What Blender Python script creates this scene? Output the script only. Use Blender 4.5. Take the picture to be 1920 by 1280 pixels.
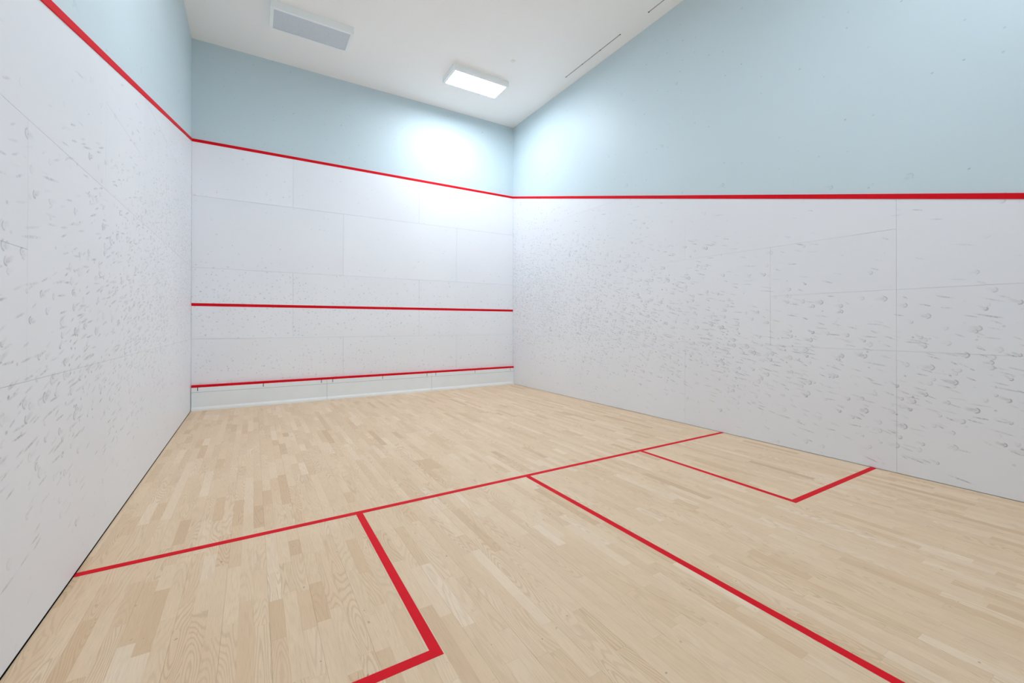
import bpy, bmesh, math, random
from mathutils import Vector, Matrix

# ------------------------------------------------------------------ reset
for o in list(bpy.data.objects):
    bpy.data.objects.remove(o, do_unlink=True)
scene = bpy.context.scene
COL = scene.collection
random.seed(7)

# ------------------------------------------------------------------ camera
# court frame: x = 0 left wall .. 6.4 right wall, y = 0 front wall (camera side negative), z up
CAM = Vector((0.8985, -8.5918, 1.4734))
YAW, PITCH, ROLL = 0.5247, 0.0038, 0.0009
FOC, SHX, SHY = 781.13, -33.285, -36.895          # pixels of a 1920x1280 frame
fwd = Vector((math.sin(YAW) * math.cos(PITCH), math.cos(YAW) * math.cos(PITCH), math.sin(PITCH)))
rgt = Vector((math.cos(YAW), -math.sin(YAW), 0))
upv = rgt.cross(fwd)
r2 = rgt * math.cos(ROLL) + upv * math.sin(ROLL)
u2 = -rgt * math.sin(ROLL) + upv * math.cos(ROLL)
cam_data = bpy.data.cameras.new('camera')
cam = bpy.data.objects.new('camera', cam_data)
COL.objects.link(cam)
cam.matrix_world = Matrix(((r2.x, u2.x, -fwd.x, CAM.x), (r2.y, u2.y, -fwd.y, CAM.y),
                           (r2.z, u2.z, -fwd.z, CAM.z), (0, 0, 0, 1)))
cam_data.sensor_width = 36
cam_data.lens = FOC / 1920 * 36
cam_data.shift_x = -SHX / 1920
cam_data.shift_y = SHY / 1920
cam_data.clip_start = 0.05
scene.camera = cam

# ------------------------------------------------------------------ world, exposure
world = bpy.data.worlds.new('world')
scene.world = world
world.use_nodes = True
world.node_tree.nodes['Background'].inputs['Color'].default_value = (0.5, 0.5, 0.5, 1)
world.node_tree.nodes['Background'].inputs['Strength'].default_value = 0.05
vs = scene.view_settings
vs.view_transform = 'Standard'
vs.look = 'None'
vs.gamma = 1
vs.use_curve_mapping = False
vs.exposure = 0.0
scene.cycles.max_bounces = 12          # a white room: let the light settle
scene.cycles.diffuse_bounces = 10
LAMP_POWER = 55.0          # emission strength of a lit diffuser
LAMP_COLOR = (0.86, 0.94, 1.04, 1)

# ------------------------------------------------------------------ court measures
W, L, H = 6.4, 9.55, 6.267
OUT_F, OUT_SLOPE = 4.553, 0.2594        # height of the out line at the front wall, fall per metre
def out_z(d):
    return OUT_F - OUT_SLOPE * d
SHORT, BOX, HALF, LW = 5.228, 1.589, 3.194, 0.050
TIN_D = 0.049
PT = 0.010                               # panel thickness

# ------------------------------------------------------------------ helpers
def srgb(r, g, b):
    f = lambda c: (c / 255 / 12.92) if c / 255 <= 0.04045 else ((c / 255 + 0.055) / 1.055) ** 2.4
    return (f(r), f(g), f(b), 1)

def link(name, me, mat=None, parent=None, label=None, cat=None, kind=None, group=None):
    o = bpy.data.objects.new(name, me)
    COL.objects.link(o)
    if mat is not None:
        me.materials.append(mat)
    if parent is not None:
        o.parent = parent
        o.matrix_parent_inverse = Matrix.Translation(-parent.location)
    if label: o['label'] = label
    if cat: o['category'] = cat
    if kind: o['kind'] = kind
    if group: o['group'] = group
    return o

def empty(name, loc, label, cat, group=None):
    o = bpy.data.objects.new(name, None)
    COL.objects.link(o)
    o.location = loc
    o.empty_display_size = 0.1
    o['label'] = label
    o['category'] = cat
    if group: o['group'] = group
    return o

def add_box(bm, lo, hi, bevel=0.0):
    (x0, y0, z0), (x1, y1, z1) = lo, hi
    vs_ = [bm.verts.new(p) for p in ((x0, y0, z0), (x1, y0, z0), (x1, y1, z0), (x0, y1, z0),
                                     (x0, y0, z1), (x1, y0, z1), (x1, y1, z1), (x0, y1, z1))]
    fs = [bm.faces.new([vs_[i] for i in q]) for q in
          ((0, 3, 2, 1), (4, 5, 6, 7), (0, 1, 5, 4), (1, 2, 6, 5), (2, 3, 7, 6), (3, 0, 4, 7))]
    if bevel:
        es = list({e for f in fs for e in f.edges})
        bmesh.ops.bevel(bm, geom=es, offset=bevel, segments=1, affect='EDGES', profile=0.5)

def mesh_of(bm, name):
    bmesh.ops.recalc_face_normals(bm, faces=bm.faces)
    me = bpy.data.meshes.new(name)
    bm.to_mesh(me)
    bm.free()
    return me

def box(name, lo, hi, mat, parent=None, bevel=0.0, **kw):
    bm = bmesh.new()
    add_box(bm, lo, hi, bevel)
    return link(name, mesh_of(bm, name), mat, parent, **kw)

def prism(name, poly, place, t0, t1, mat, parent=None, bevel=0.0, **kw):
    """poly: (u, v) corners in order; place(u, v, t) -> world point; from depth t0 to t1 (t1 = visible side)"""
    bm = bmesh.new()
    a = [bm.verts.new(place(u, v, t0)) for u, v in poly]
    b = [bm.verts.new(place(u, v, t1)) for u, v in poly]
    n = len(poly)
    bm.faces.new(a[::-1])
    top = bm.faces.new(b)
    for i in range(n):
        bm.faces.new((a[i], a[(i + 1) % n], b[(i + 1) % n], b[i]))
    if bevel:
        bmesh.ops.bevel(bm, geom=list(top.edges), offset=bevel, segments=1, affect='EDGES', profile=0.5)
    return link(name, mesh_of(bm, name), mat, parent, **kw)

# ------------------------------------------------------------------ node helpers
class G:
    """tiny expression builder on a node tree"""
    def __init__(self, nt): self.nt = nt
    def node(self, t, **props):
        n = self.nt.nodes.new(t)
        for k, v in props.items(): setattr(n, k, v)
        return n
    def put(self, sock, v):
        if hasattr(v, 'is_output') or isinstance(v, bpy.types.NodeSocket): self.nt.links.new(v, sock)
        else: sock.default_value = v
    def m(self, op, a, b=None, c=None, clamp=False):
        n = self.node('ShaderNodeMath', operation=op, use_clamp=clamp)
        for i, v in enumerate((a, b, c)):
            if v is not None: self.put(n.inputs[i], v)
        return n.outputs[0]
    def add(self, a, b): return self.m('ADD', a, b)
    def sub(self, a, b): return self.m('SUBTRACT', a, b)
    def mul(self, a, b): return self.m('MULTIPLY', a, b)
    def div(self, a, b): return self.m('DIVIDE', a, b)
    def sat(self, a): return self.m('ADD', a, 0.0, clamp=True)
    def smooth(self, x, a, b, lo=0.0, hi=1.0):
        n = self.node('ShaderNodeMapRange', interpolation_type='SMOOTHSTEP')
        for i, v in enumerate((x, a, b, lo, hi)): self.put(n.inputs[i], v)
        return n.outputs[0]
    def lin(self, x, a, b, lo=0.0, hi=1.0):
        n = self.node('ShaderNodeMapRange')
        n.clamp = True
        for i, v in enumerate((x, a, b, lo, hi)): self.put(n.inputs[i], v)
        return n.outputs[0]
    def gauss(self, x, s):
        q = self.div(x, s)
        return self.m('EXPONENT', self.mul(self.mul(q, q), -1.0))
    def xyz(self, x, y, z=0.0):
        n = self.node('ShaderNodeCombineXYZ')
        for i, v in enumerate((x, y, z)): self.put(n.inputs[i], v)
        return n.outputs[0]
    def sep(self, v):
        n = self.node('ShaderNodeSeparateXYZ')
        self.nt.links.new(v, n.inputs[0])
        return n.outputs
    def noise(self, vec, scale, detail=2.0, rough=0.5, dim='3D'):
        n = self.node('ShaderNodeTexNoise', noise_dimensions=dim)
        self.nt.links.new(vec, n.inputs['Vector'])
        n.inputs['Scale'].default_value = scale
        n.inputs['Detail'].default_value = detail
        n.inputs['Roughness'].default_value = rough
        return n.outputs[0]
    def mix(self, f, a, b, blend='MIX'):
        n = self.node('ShaderNodeMix', data_type='RGBA', blend_type=blend)
        self.put(n.inputs[0], f); self.put(n.inputs[6], a); self.put(n.inputs[7], b)
        return n.outputs[2]

def new_mat(name, rough=0.5, spec=0.5, color=(0.8, 0.8, 0.8, 1)):
    mt = bpy.data.materials.new(name)
    mt.use_nodes = True
    b = mt.node_tree.nodes['Principled BSDF']
    b.inputs['Base Color'].default_value = color
    b.inputs['Roughness'].default_value = rough
    b.inputs['Specular IOR Level'].default_value = spec
    return mt, G(mt.node_tree), b

def mark_layer(g, u, v, cl, cw, angle, jitter, seed, keep, kind, size):
    """ball marks: one mark at most per cell (cl x cw metres, long side along the ball's flight)"""
    ca, sa = math.cos(angle), math.sin(angle)
    p = g.add(g.mul(u, ca), g.mul(v, sa))
    q = g.sub(g.mul(v, ca), g.mul(u, sa))
    ps, qs = g.add(g.div(p, cl), seed), g.add(g.div(q, cw), seed * 1.7)
    vo = g.node('ShaderNodeTexVoronoi', voronoi_dimensions='2D', feature='F1')
    g.nt.links.new(g.xyz(ps, qs), vo.inputs['Vector'])
    vo.inputs['Scale'].default_value = 1.0
    vo.inputs['Randomness'].default_value = 1.0
    pos = g.sep(vo.outputs['Position'])
    sc = g.node('ShaderNodeSeparateColor')
    g.nt.links.new(vo.outputs['Color'], sc.inputs[0])
    ra, rb, rc = sc.outputs
    dx = g.mul(g.sub(ps, pos[0]), cl)
    dy = g.mul(g.sub(qs, pos[1]), cw)
    if jitter:
        t = g.mul(g.sub(rc, 0.5), jitter)
        ct, st = g.m('COSINE', t), g.m('SINE', t)
        dx, dy = g.add(g.mul(dx, ct), g.mul(dy, st)), g.sub(g.mul(dy, ct), g.mul(dx, st))
    on = g.smooth(g.sub(keep, ra), -0.02, 0.06)
    strength = g.lin(rb, 0.0, 1.0, 0.25, 1.0)
    if kind == 'dot':
        r = g.m('SQRT', g.add(g.mul(dx, dx), g.mul(g.mul(dy, dy), 1.6)))
        s = g.smooth(r, size, size * 0.35)
    elif kind == 'streak':
        ln = g.mul(g.lin(rc, 0, 1, 0.55, 1.5), size)
        e = g.add(g.m('POWER', g.m('ABSOLUTE', g.div(dx, ln)), 2.0), g.m('POWER', g.div(dy, 0.0065 + size * 0.03), 2.0))
        br = g.noise(g.xyz(u, v, seed), 55.0, 2.0, 0.6)
        s = g.mul(g.mul(g.smooth(e, 1.0, 0.0), g.lin(g.div(dx, ln), -1.0, 0.7, 0.35, 1.0)), g.lin(br, 0.36, 0.54, 0.25, 1.1))
    else:                                                   # crescent at the leading edge with a fading tail
        rr = g.mul(g.lin(rc, 0, 1, 0.7, 1.25), size)
        r = g.m('SQRT', g.add(g.mul(g.mul(dx, dx), 0.7), g.mul(dy, dy)))
        ring = g.mul(g.smooth(g.m('ABSOLUTE', g.sub(r, rr)), size * 0.38, size * 0.06), g.smooth(dx, -0.2 * size, 0.6 * size))
        tail = g.mul(g.smooth(g.m('ABSOLUTE', dy), rr, g.mul(rr, 0.3)),
                     g.mul(g.smooth(dx, -4.2 * size, -0.2 * size), g.smooth(dx, 0.9 * size, 0.2 * size)))
        tex = g.noise(g.xyz(g.mul(p, 14.0), g.mul(q, 120.0), seed), 1.0, 2.0, 0.6)
        fill = g.mul(g.smooth(r, rr, g.mul(rr, 0.6)), 0.22)
        s = g.m('MAXIMUM', g.m('MAXIMUM', ring, fill), g.mul(tail, g.mul(g.mul(rb, 0.75), g.lin(tex, 0.35, 0.65, 0.1, 1.0))))
    return g.mul(g.mul(s, on), strength)

def wall_mat(name, base, wall, rough, spec, blue=False):
    mt, g, b = new_mat(name, rough, spec)
    geo = g.node('ShaderNodeNewGeometry')
    X, Y, Z = g.sep(geo.outputs['Position'])
    info = g.node('ShaderNodeObjectInfo')
    if wall == 'front':
        u, v = X, Z
        if blue:
            k1 = g.add(0.10, 0.0); layers = [('dot', .15, .15, 0, 1.0, 3.1, .32, .013), ('dot', .45, .4, 0, 1, 7.7, .25, .022)]
            dens = [1.0, 1.0]
            amt = 0.34
        else:
            dz = g.m('MAXIMUM', g.gauss(g.sub(Z, 1.75), 0.55), g.mul(g.gauss(g.sub(Z, 0.75), 0.4), 0.7))
            dxx = g.lin(X, 0.3, 5.0, 1.0, 0.35)
            d = g.add(g.mul(dz, dxx), 0.07)
            layers = [('dot', .075, .075, 0, 1.0, 1.3, .72, .015), ('dot', .11, .09, .3, 1.5, 5.9, .55, .022)]
            dens = [d, d]
            amt = 0.30
    else:
        u, v = g.mul(Y, -1.0), Z
        if blue:
            layers = [('dot', .22, .2, 0, 1.0, 2.1, .30, .015), ('crescent', .6, .5, -.3, 2.0, 8.3, .22, .022)]
            dens = [1.0, 1.0]
            amt = 0.34
        else:
            # band of play: high and broad by the front wall, lower and thinner towards the back
            zc = g.sub(2.05, g.mul(u, 0.165)) if wall == 'right' else g.sub(2.15, g.mul(u, 0.16))
            up = g.gauss(g.m('MAXIMUM', g.sub(Z, zc), 0.0), g.lin(u, 0, 7, 1.35, 0.75))
            dn = g.gauss(g.m('MINIMUM', g.sub(Z, zc), 0.0), g.lin(u, 0, 7, 0.85, 0.62))
            n = g.noise(g.xyz(u, v, 3.0), 0.8, 2.0)
            band = g.mul(g.mul(up, dn), g.lin(n, 0.3, 0.7, 0.55, 1.1))
            near = g.lin(u, 0.0, 7.5, 1.0, 0.62)
            d = g.add(g.mul(g.mul(band, near), 1.12), 0.035)
            fine = g.mul(d, g.lin(u, 1.0, 5.5, 1.0, 0.10))
            big = g.mul(d, g.lin(u, 0.5, 6.0, 0.25, 1.0))
            a = -0.30 if wall == 'right' else -0.30
            layers = [('dot', .056, .042, a, 1.2, 1.3, .95, .015), ('streak', .15, .045, a, .5, 4.4, .95, .055),
                      ('crescent', .17, .09, a, .7, 9.2, .75, .020), ('streak', .30, .060, a, .35, 6.4, .60, .085),
                      ('crescent', .14, .11, a, 1.4, 12.6, .55, .015)]
            dens = [fine, d, big, big, d]
            amt = 0.55
    tot = None
    for (kind, cl, cw, ang, jit, seed, kp, sz), dn_ in zip(layers, dens):
        keep = g.mul(dn_, kp) if not isinstance(dn_, float) else kp
        lay = mark_layer(g, u, v, cl, cw, ang, jit, seed, keep, kind, sz)
        tot = lay if tot is None else g.m('MAXIMUM', tot, lay)
    wear = g.noise(g.xyz(u, v, 0.0), 22.0, 3.0, 0.6)
    f = g.mul(g.mul(tot, amt), g.lin(wear, 0.3, 0.6, 0.45, 1.0))
    tint = g.noise(g.xyz(u, v, 1.0), 0.7, 2.0)
    c0 = tuple(c * 0.975 for c in base[:3]) + (1,)
    col = g.mix(g.lin(tint, 0.35, 0.65), base, c0)
    if not blue:                                            # boards differ by a hair
        col = g.mix(g.mul(info.outputs['Random'], 0.045), col, (0.45, 0.47, 0.52, 1))
    col = g.mix(f, col, (0.06, 0.065, 0.075, 1))
    g.nt.links.new(col, b.inputs['Base Color'])
    return mt

def simple_mat(name, color, rough=0.5, spec=0.5, var=0.04, scale=6.0):
    mt, g, b = new_mat(name, rough, spec)
    tc = g.node('ShaderNodeTexCoord')
    n = g.noise(tc.outputs['Object'], scale, 3.0)
    dark = tuple(c * (1 - var) for c in color[:3]) + (1,)
    g.nt.links.new(g.mix(g.lin(n, 0.35, 0.65), color, dark), b.inputs['Base Color'])
    return mt

def wood_mat():
    mt, g, b = new_mat('pale_ash_strip', 0.42, 0.35)
    at = g.node('ShaderNodeAttribute', attribute_name='tone')
    sc = g.node('ShaderNodeSeparateColor')
    g.nt.links.new(at.outputs['Color'], sc.inputs[0])
    tone, seed, figure = sc.outputs
    geo = g.node('ShaderNodeNewGeometry')
    X, Y, Z = g.sep(geo.outputs['Position'])
    sx = g.add(X, g.mul(seed, 37.0))
    sy = g.add(Y, g.mul(seed, 91.0))
    # growth rings: contour lines of a smooth field drawn out along the strip
    fld = g.noise(g.xyz(g.mul(sx, 9.5), g.mul(sy, 1.25), g.mul(seed, 9.0)), 1.0, 0.8, 0.4)
    wob = g.noise(g.xyz(g.mul(sx, 60.0), g.mul(sy, 7.0), 2.0), 1.0, 1.0)
    rings = g.m('SINE', g.mul(g.add(fld, g.mul(wob, 0.012)), g.lin(figure, 0.0, 1.0, 70.0, 170.0)))
    rings = g.mul(g.smooth(rings, -0.2, 1.0), g.lin(figure, 0.15, 0.9, 0.05, 1.0))
    pores = g.noise(g.xyz(g.mul(sx, 420.0), g.mul(sy, 9.0), 0.0), 1.0, 2.0, 0.6)
    cloud = g.noise(g.xyz(g.mul(sx, 5.0), g.mul(sy, 1.5), 4.0), 1.0, 2.0)
    # strip tone: pale cream .. honey .. pinkish tan
    ramp = g.node('ShaderNodeValToRGB')
    g.nt.links.new(tone, ramp.inputs[0])
    el = ramp.color_ramp.elements
    el[0].position = 0.0; el[0].color = srgb(214, 182, 146)
    el[1].position = 1.0; el[1].color = srgb(238, 215, 186)
    for p, c in ((0.22, srgb(223, 192, 154)), (0.5, srgb(230, 202, 167)), (0.75, srgb(234, 207, 174))):
        e = el.new(p); e.color = c
    col = g.mix(g.mul(rings, 0.30), ramp.outputs[0], srgb(176, 138, 98))
    col = g.mix(g.mul(g.lin(pores, 0.48, 0.7), 0.22), col, srgb(170, 132, 94))
    col = g.mix(g.mul(g.lin(cloud, 0.4, 0.75), 0.12), col, srgb(190, 148, 112))
    # small dark flecks and ball scuffs lying on the boards
    fl = mark_layer(g, X, Y, .11, .13, 0.5, 3.0, 2.2, 0.10, 'streak', .010)
    f2 = mark_layer(g, X, Y, .23, .21, 0.0, 3.0, 6.1, 0.22, 'dot', .005)
    col = g.mix(g.mul(g.m('MAXIMUM', fl, f2), 0.65), col, srgb(70, 50, 36))
    g.nt.links.new(col, b.inputs['Base Color'])
    g.nt.links.new(g.lin(pores, 0.3, 0.7, 0.36, 0.50), b.inputs['Roughness'])
    bump = g.node('ShaderNodeBump')
    bump.inputs['Strength'].default_value = 0.10
    bump.inputs['Distance'].default_value = 0.001
    g.nt.links.new(pores, bump.inputs['Height'])
    g.nt.links.new(bump.outputs[0], b.inputs['Normal'])
    return mt

PANEL = srgb(237, 240, 245)
PANEL_F = srgb(245, 248, 253)  # same boards, painted brighter and cooler to make up for weak front light
BLUE = srgb(206, 223, 229)
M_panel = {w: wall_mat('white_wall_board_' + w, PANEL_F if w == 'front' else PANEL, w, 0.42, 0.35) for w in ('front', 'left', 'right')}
M_blue = {w: wall_mat('pale_blue_paint_' + w, BLUE, w, 0.5, 0.4, True) for w in ('front', 'left', 'right')}
M_ceil, gc, bc = new_mat('ceiling_paint', 0.8, 0.2)
geo_c = gc.node('ShaderNodeNewGeometry')
XC, YC, ZC = gc.sep(geo_c.outputs['Position'])
sp1 = mark_layer(gc, XC, YC, .16, .17, 0.3, 2.0, 3.3, 0.22, 'dot', .014)
gc.nt.links.new(gc.mix(gc.mul(sp1, 0.12), srgb(253, 252, 250), (0.2, 0.2, 0.2, 1)), bc.inputs['Base Color'])
M_wood = wood_mat()
M_red = simple_mat('red_line_paint', srgb(222, 2, 28), 0.6, 0.16, 0.05, 14)
M_tin = simple_mat('tin_white', srgb(240, 247, 250), 0.4, 0.4, 0.02, 4)
M_tin_rail = simple_mat('tin_rail_white', srgb(246, 251, 253), 0.35, 0.5, 0.02, 4)
M_dark = simple_mat('dark_gap', (0.012, 0.011, 0.010, 1), 0.9, 0.1, 0.2, 8)
M_slit = simple_mat('slit_grey', srgb(84, 88, 94), 0.7, 0.2, 0.1, 8)
M_sub = simple_mat('subfloor', (0.05, 0.035, 0.025, 1), 0.9, 0.1, 0.2, 3)
M_lampw = simple_mat('lamp_white_enamel', srgb(250, 253, 253), 0.4, 0.4, 0.015, 5)
M_off = simple_mat('unlit_diffuser', srgb(214, 221, 228), 0.55, 0.4, 0.05, 30)
M_vane = simple_mat('slot_vane', srgb(96, 96, 98), 0.6, 0.3, 0.1, 10)
M_ceiltrim = simple_mat('ceiling_white_trim', srgb(238, 236, 233), 0.6, 0.3, 0.01, 5)
def lit_mat(power):
    mt, g, b = new_mat('lit_diffuser', 0.5, 0.3, (0.9, 0.9, 0.9, 1))
    b.inputs['Emission Color'].default_value = LAMP_COLOR
    b.inputs['Emission Strength'].default_value = LAMP_POWER * power
    return mt

# ------------------------------------------------------------------ room shell
T = 0.18
def slab(name, lo, hi, mat, label):
    return box(name, lo, hi, mat, kind='structure', label=label)
wall_front = slab('wall_front', (-T, PT, -0.1), (W + T, PT + T, H + T), M_blue['front'],
                  'front wall, pale blue above the out line, white boards below')
wall_left = slab('wall_left', (-PT - T, -L, -0.1), (-PT, PT, H + T), M_blue['left'],
                 'left side wall, white boards with a sloping red line, blue above')
wall_right = slab('wall_right', (W + PT, -L, -0.1), (W + PT + T, PT, H + T), M_blue['right'],
                  'right side wall, scuffed white boards under a red line, blue above')
wall_back = slab('wall_back', (-T, -L - T, -0.1), (W + T, -L, H + T), simple_mat('back_wall_paint', srgb(200, 202, 204), 0.6, 0.3),
                 'back wall behind the camera')
ceiling = slab('ceiling', (-PT, -L, H), (W + PT, PT, H + T), M_ceil, 'plain off-white ceiling')
floor = slab('floor', (-PT, -L, -0.1), (W + PT, PT, -0.022), M_sub, 'pale strip wood court floor with red lines')

P_front = lambda u, v, t: (u, -t, v)            # t > 0 into the room
P_left = lambda u, v, t: (t, -u, v)
P_right = lambda u, v, t: (W - t, -u, v)

# ---- boards of the three walls (u = metres along the wall, v = height)
GAP = 0.0007
def clip_top(u0, u1, v0, v1, top):
    """rectangle cut by the line v = top(u)"""
    pts = []
    if top(u0) <= v0 and top(u1) <= v0: return None
    pts = [(u0, v0)]
    a, b_ = top(u0), top(u1)
    if b_ > v0: pts.append((u1, v0))
    else:
        uu = u0 + (u1 - u0) * (a - v0) / (a - b_); pts.append((uu, v0))
    if b_ > v0:
        if b_ >= v1: pts.append((u1, v1))
        else: pts.append((u1, b_))
    if b_ < v1 < a:
        uu = u0 + (u1 - u0) * (a - v1) / (a - b_); pts.append((uu, v1))
    pts.append((u0, min(a, v1)))
    return pts

def boards(wall, place, mat, rects, top, GAP=GAP):
    for u0, u1, v0, v1 in rects:
        p = clip_top(u0 + GAP, u1 - GAP, v0 + GAP, v1 - GAP, top)
        if p: prism('wall_board', p, place, -PT, 0.0, mat, wall, bevel=0.0005)

Z1, Z2, Z3, ZT = 1.205, 2.411, 3.625, OUT_F
fr = []
for v0, v1, cuts in ((0.30, Z1, (0, 2.433, 4.885, W)), (Z1, Z2, (0, 1.54, 3.998, W)),
                     (Z2, Z3, (0, 2.435, 4.884, W)), (Z3, ZT, (0, 1.54, 3.996, W))):
    fr += [(cuts[i], cuts[i + 1], v0, v1) for i in range(3)]
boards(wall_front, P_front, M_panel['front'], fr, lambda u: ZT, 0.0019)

def side_rects(left):
    z0 = 0.011 if left else 0.004
    r = []
    a = (0, 2.346, 4.69, 7.02, L)
    r += [(a[i], a[i + 1], z0, Z1) for i in range(4)]
    b_ = (0, 1.17, 3.51, 5.86)
    r += [(b_[i], b_[i + 1], Z1, Z2) for i in range(3)]
    r += [(5.86, 7.02, Z1, 1.811), (5.86, 7.02, 1.811, Z2), (7.02, L, Z1, 1.811), (7.02, L, 1.811, 3.4)]
    if left:
        r += [(0, 2.346, Z2, Z3), (2.346, 3.51, Z2, Z3), (3.51, 4.69, Z2, 3.027), (3.51, 4.69, 3.027, 3.9)]
    else:
        r += [(0, 2.346, Z2, Z3), (2.346, 4.69, Z2, Z3)]
    r += [(4.69, 7.02, Z2, 3.9), (0, 1.17, Z3, 4.7), (1.17, 3.51, Z3, 4.7)]
    return r
boards(wall_left, P_left, M_panel['left'], side_rects(True), out_z)
boards(wall_right, P_right, M_panel['right'], side_rects(False), out_z)

# dark shadow gap under the left boards
box('shadow_gap', (-PT, -L, -0.022), (-PT + 0.004, -0.05, 0.011), M_dark, wall_left, label='black gap along the foot of the left wall')

# ---- red lines on the walls
hw = LW / 2
prism('out_line', [(0, OUT_F - hw), (W, OUT_F - hw), (W, OUT_F + hw), (0, OUT_F + hw)], P_front, -PT, 0.006, M_red, wall_front,
      bevel=0.003, label='red out line across the front wall')
prism('service_line', [(0, 1.786 - hw), (W, 1.786 - hw), (W, 1.786 + hw), (0, 1.786 + hw)], P_front, 0.0, 0.0012, M_red, wall_front,
      label='red service line across the middle of the front wall')
k = hw * math.sqrt(1 + OUT_SLOPE ** 2)
for wl, pl, side in ((wall_left, P_left, 'left'), (wall_right, P_right, 'right')):
    prism('out_line', [(0.006, out_z(0) - k), (L, out_z(L) - k), (L, out_z(L) + k), (0.006, out_z(0) + k)], pl, -PT, 0.006, M_red, wl,
          bevel=0.003, label='red out line sloping down the %s side wall' % side)

# ------------------------------------------------------------------ floor strips
SW = 0.0672
COLS = int(W / SW) + 1
def project(p):
    v = Vector(p) - CAM
    z = v.dot(fwd)
    if z < 0.2: return None
    return (960 + SHX + FOC * v.dot(r2) / z, 640 + SHY - FOC * v.dot(u2) / z)

strips = []
X0 = -0.035
for i in range(COLS + 1):
    x0, x1 = X0 + i * SW, X0 + (i + 1) * SW
    x0, x1 = max(x0, 0.0), min(x1, W)
    if x1 - x0 < 0.006: continue
    seam = 0.0003 if i % 3 == 2 else 0.00006
    seam0 = 0.0003 if i % 3 == 0 else 0.00006
    y = -random.uniform(0.05, 0.5)
    prev = -0.004
    while True:
        y1 = max(y, -L)
        strips.append((x0 + seam0, x1 - seam, y1 + 0.0001, prev - 0.0001, random.random() < 0.06))
        prev = y1
        if y1 <= -L: break
        y = y1 - random.choice((random.uniform(0.20, 0.36), random.uniform(0.3, 0.62), random.uniform(0.42, 0.8)))
        if y < -L + 0.1: y = -L

def seen_area(s):
    c = [project(p) for p in ((s[0], s[2], 0), (s[1], s[2], 0), (s[1], s[3], 0), (s[0], s[3], 0))]
    if any(q is None for q in c): return 0.0
    c = [(min(max(a, 0), 1920), min(max(b_, 0), 1280)) for a, b_ in c]
    return abs(sum(c[i][0] * c[(i + 1) % 4][1] - c[(i + 1) % 4][0] * c[i][1] for i in range(4))) / 2

def strip_tone(s):
    t = min(1, max(0, random.gauss(0.58, 0.17)))
    if s[4]: t = random.choice((0.05, 0.15, 0.95, 1.0))
    return (t, random.random(), random.random() ** 1.3, 1.0)

BV = 0.00015
def strip_geo(s, verts, faces):
    x0, x1, y0, y1, _ = s
    n = len(verts)
    for (d, z) in ((0, -0.021), (0, -BV), (BV, 0.0)):
        verts += [(x0 + d, y0 + d, z), (x1 - d, y0 + d, z), (x1 - d, y1 - d, z), (x0 + d, y1 - d, z)]
    for r in (0, 4):
        for j in range(4):
            a, b_ = n + r + j, n + r + (j + 1) % 4
            faces.append((a, b_, b_ + 4, a + 4))
    faces.append((n + 8, n + 9, n + 10, n + 11))

def strip_mesh(name, lst):
    verts, faces, tones = [], [], []
    for s in lst:
        strip_geo(s, verts, faces)
        tones += [strip_tone(s)] * 12
    me = bpy.data.meshes.new(name)
    me.from_pydata(verts, [], faces)
    ca = me.color_attributes.new('tone', 'FLOAT_COLOR', 'POINT')
    flat = [c for t in tones for c in t]
    ca.data.foreach_set('color', flat)
    return me

strips.sort(key=seen_area, reverse=True)
for s in strips[:300]:
    link('floor_strip', strip_mesh('floor_strip', [s]), M_wood, floor)
link('floor_strips', strip_mesh('floor_strips', strips[300:]), M_wood, floor, kind='stuff')

# ---- red lines on the floor
def floor_line(name, poly, label):
    prism(name, poly, lambda u, v, t: (u, v, t), 0.0, 0.0008, M_red, floor, label=label)
s0, s1 = -SHORT, -SHORT - LW
floor_line('short_line', [(0.0, s1), (W, s1), (W, s0), (0.0, s0)], 'red short line running from wall to wall')
floor_line('half_court_line', [(HALF - hw, -L), (HALF + hw, -L), (HALF + hw, s1), (HALF - hw, s1)],
           'red half court line running back from the short line')
bi, bo = BOX, BOX + LW
floor_line('service_box_line', [(bi, s1), (bi, s0 - bi), (0.0, s0 - bi), (0.0, s0 - bo), (bo, s0 - bo), (bo, s1)],
           'red outline of the service box by the left wall')
floor_line('service_box_line', [(W - bi, s1), (W - bi, s0 - bi), (W, s0 - bi), (W, s0 - bo), (W - bo, s0 - bo), (W - bo, s1)],
           'red outline of the service box by the right wall')

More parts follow.
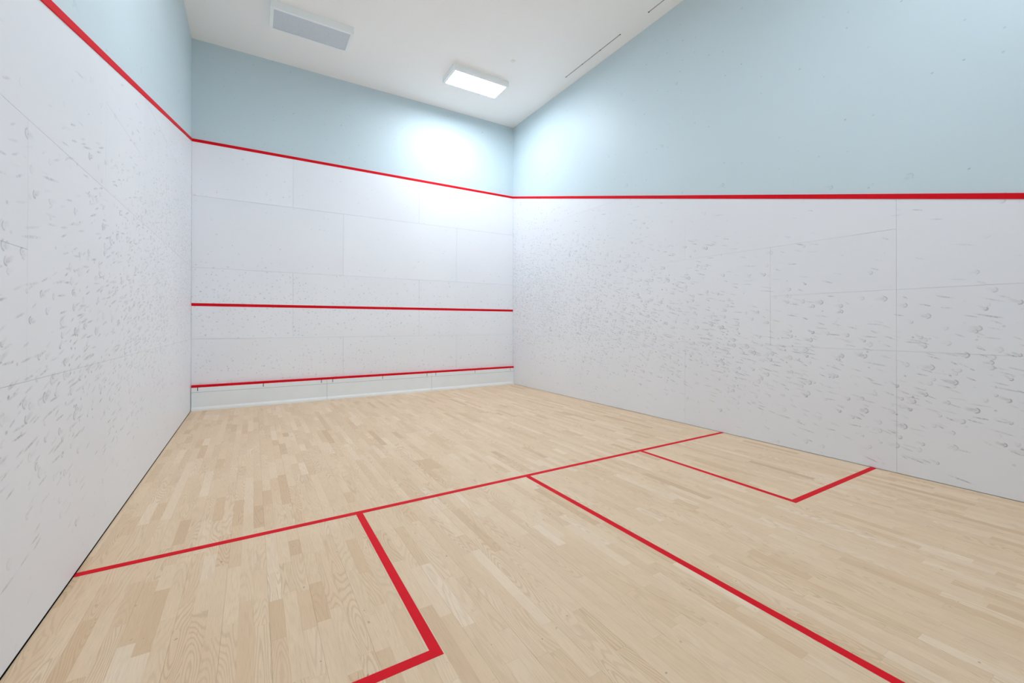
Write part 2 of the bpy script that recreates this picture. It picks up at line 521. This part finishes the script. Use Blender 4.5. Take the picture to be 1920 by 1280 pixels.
# ------------------------------------------------------------------ tin along the foot of the front wall
tin = empty('tin', (W / 2, -TIN_D, 0), 'low white tin with red top strip along the front wall', 'tin')
seams = (0.006, 2.130, 4.266, W - 0.003)
slits = ((0.096, 1.06, 2.031), (2.235, 3.201, 4.166), (4.370, 5.336, 6.296))
for i in range(3):
    a, b_ = seams[i] + 0.0018, seams[i + 1] - 0.0018
    box('top_strip', (a, -TIN_D, 0.392), (b_, 0.0, 0.432), M_red, tin, 0.004, label='red top strip of the tin')
    # upper band with narrow slits cut through
    band = None
    cuts = [a] + [x for s in slits[i] for x in (s - 0.006, s + 0.006)] + [b_]
    bm = bmesh.new()
    add_box(bm, (a, -TIN_D + 0.003, 0.313), (b_, -TIN_D + 0.015, 0.333))
    for j in range(0, len(cuts), 2):
        add_box(bm, (cuts[j], -TIN_D + 0.003, 0.333), (cuts[j + 1], -TIN_D + 0.015, 0.392))
    band = link('upper_band', mesh_of(bm, 'upper_band'), M_tin, tin)
    for s in slits[i]:
        box('slit', (s - 0.006, -TIN_D + 0.012, 0.333), (s + 0.006, -TIN_D + 0.020, 0.392), M_slit, band)
    box('board', (a, -TIN_D, 0.060), (b_, -TIN_D + 0.012, 0.309), M_tin, tin, 0.001)
    # sloping kick rail at the floor
    prism('kick_rail', [(0.0, 0.0), (0.014, 0.0), (0.014, 0.030), (0.002, 0.066), (0.0, 0.066)],
          lambda u, v, t: (t, -TIN_D - u, v), a, b_, M_tin_rail, tin)
box('backing', (0.006, -TIN_D + 0.022, 0.0), (W - 0.003, -TIN_D + 0.030, 0.392), M_slit, tin)

# ------------------------------------------------------------------ ceiling lamps
LX, LY, LH = 1.19, 0.54, 0.10
def lamp(x, y, lit, label):
    t = empty('ceiling_lamp', (x, y, H), label, 'lamp', 'ceiling lamps')
    zb, zt = H - LH, H
    x0, x1, y0, y1 = x - LX / 2, x + LX / 2, y - LY / 2, y + LY / 2
    w = 0.010
    bm = bmesh.new()
    add_box(bm, (x0, y0, zb), (x1, y0 + w, zt)); add_box(bm, (x0, y1 - w, zb), (x1, y1, zt))
    add_box(bm, (x0, y0 + w, zb), (x0 + w, y1 - w, zt)); add_box(bm, (x1 - w, y0 + w, zb), (x1, y1 - w, zt))
    link('housing', mesh_of(bm, 'housing'), M_lampw, t)
    rx, ry = (0.046, 0.040)
    bm = bmesh.new()
    e = 0.004
    add_box(bm, (x0 - e, y0 - e, zb - 0.008), (x1 + e, y0 + ry, zb), 0.002)
    add_box(bm, (x0 - e, y1 - ry, zb - 0.008), (x1 + e, y1 + e, zb), 0.002)
    add_box(bm, (x0 - e, y0 + ry, zb - 0.008), (x0 + rx, y1 - ry, zb), 0.002)
    add_box(bm, (x1 - rx, y0 + ry, zb - 0.008), (x1 + e, y1 - ry, zb), 0.002)
    link('frame', mesh_of(bm, 'frame'), M_lampw, t)
    box('diffuser', (x0 + rx - 0.006, y0 + ry - 0.006, zb + 0.001), (x1 - rx + 0.006, y1 - ry + 0.006, zb + 0.006), lit_mat(lit) if lit else M_off, t,
        label='glowing white diffuser' if lit else 'dull grey unlit diffuser')
    return t
lamp(1.705, -1.345, 0, 'unlit ceiling lamp with a grey diffuser near the front wall')
lamp(4.685, -1.330, 1.0, 'lit white ceiling lamp near the front right corner')
# the court's lamps go on overhead, behind the top edge of the picture
lamp(1.705, -4.87, 0.88, 'lit ceiling lamp over the left half of mid court')
lamp(4.685, -8.30, 0.66, 'lit ceiling lamp over the right half of the back court')

# ------------------------------------------------------------------ linear slot diffusers in the ceiling
def slot(x, ya, yb, n, label):
    t = empty('slot_diffuser', (x, ya, H), label, 'air diffuser', 'slot diffusers along the right wall')
    hwid = 0.006
    for s in (-1, 1):
        xa, xb = sorted((x + s * hwid, x + s * (hwid + 0.010)))
        box('flange', (xa, yb - 0.012, H - 0.003), (xb, ya + 0.012, H), M_ceiltrim, t)
    seg = (ya - yb) / n
    for i in range(n):
        box('slot', (x - hwid, ya - (i + 1) * seg + 0.008, H - 0.0016), (x + hwid, ya - i * seg - 0.008, H), M_vane, t)
    for i in range(n + 1):
        yy = ya - i * seg
        box('spacer', (x - hwid - 0.002, yy - 0.012, H - 0.0036), (x + hwid + 0.002, yy + 0.012, H), M_dark, t)
slot(6.155, -2.291, -3.667, 3, 'thin dark slot diffuser in ceiling, nearer the front wall')
slot(6.155, -4.248, -5.624, 3, 'thin dark slot diffuser cut off by the top edge of the picture')

# concealed sprinkler cover
bm = bmesh.new()
bmesh.ops.create_cone(bm, cap_ends=True, segments=28, radius1=0.034, radius2=0.040, depth=0.006,
                      matrix=Matrix.Translation((0, 0, -0.003)))
sp = link('sprinkler_cover', mesh_of(bm, 'sprinkler_cover'), M_ceiltrim,
          label='small round white cover plate in the ceiling by the lit lamp', cat='cover plate')
sp.location = (4.997, -2.188, H)
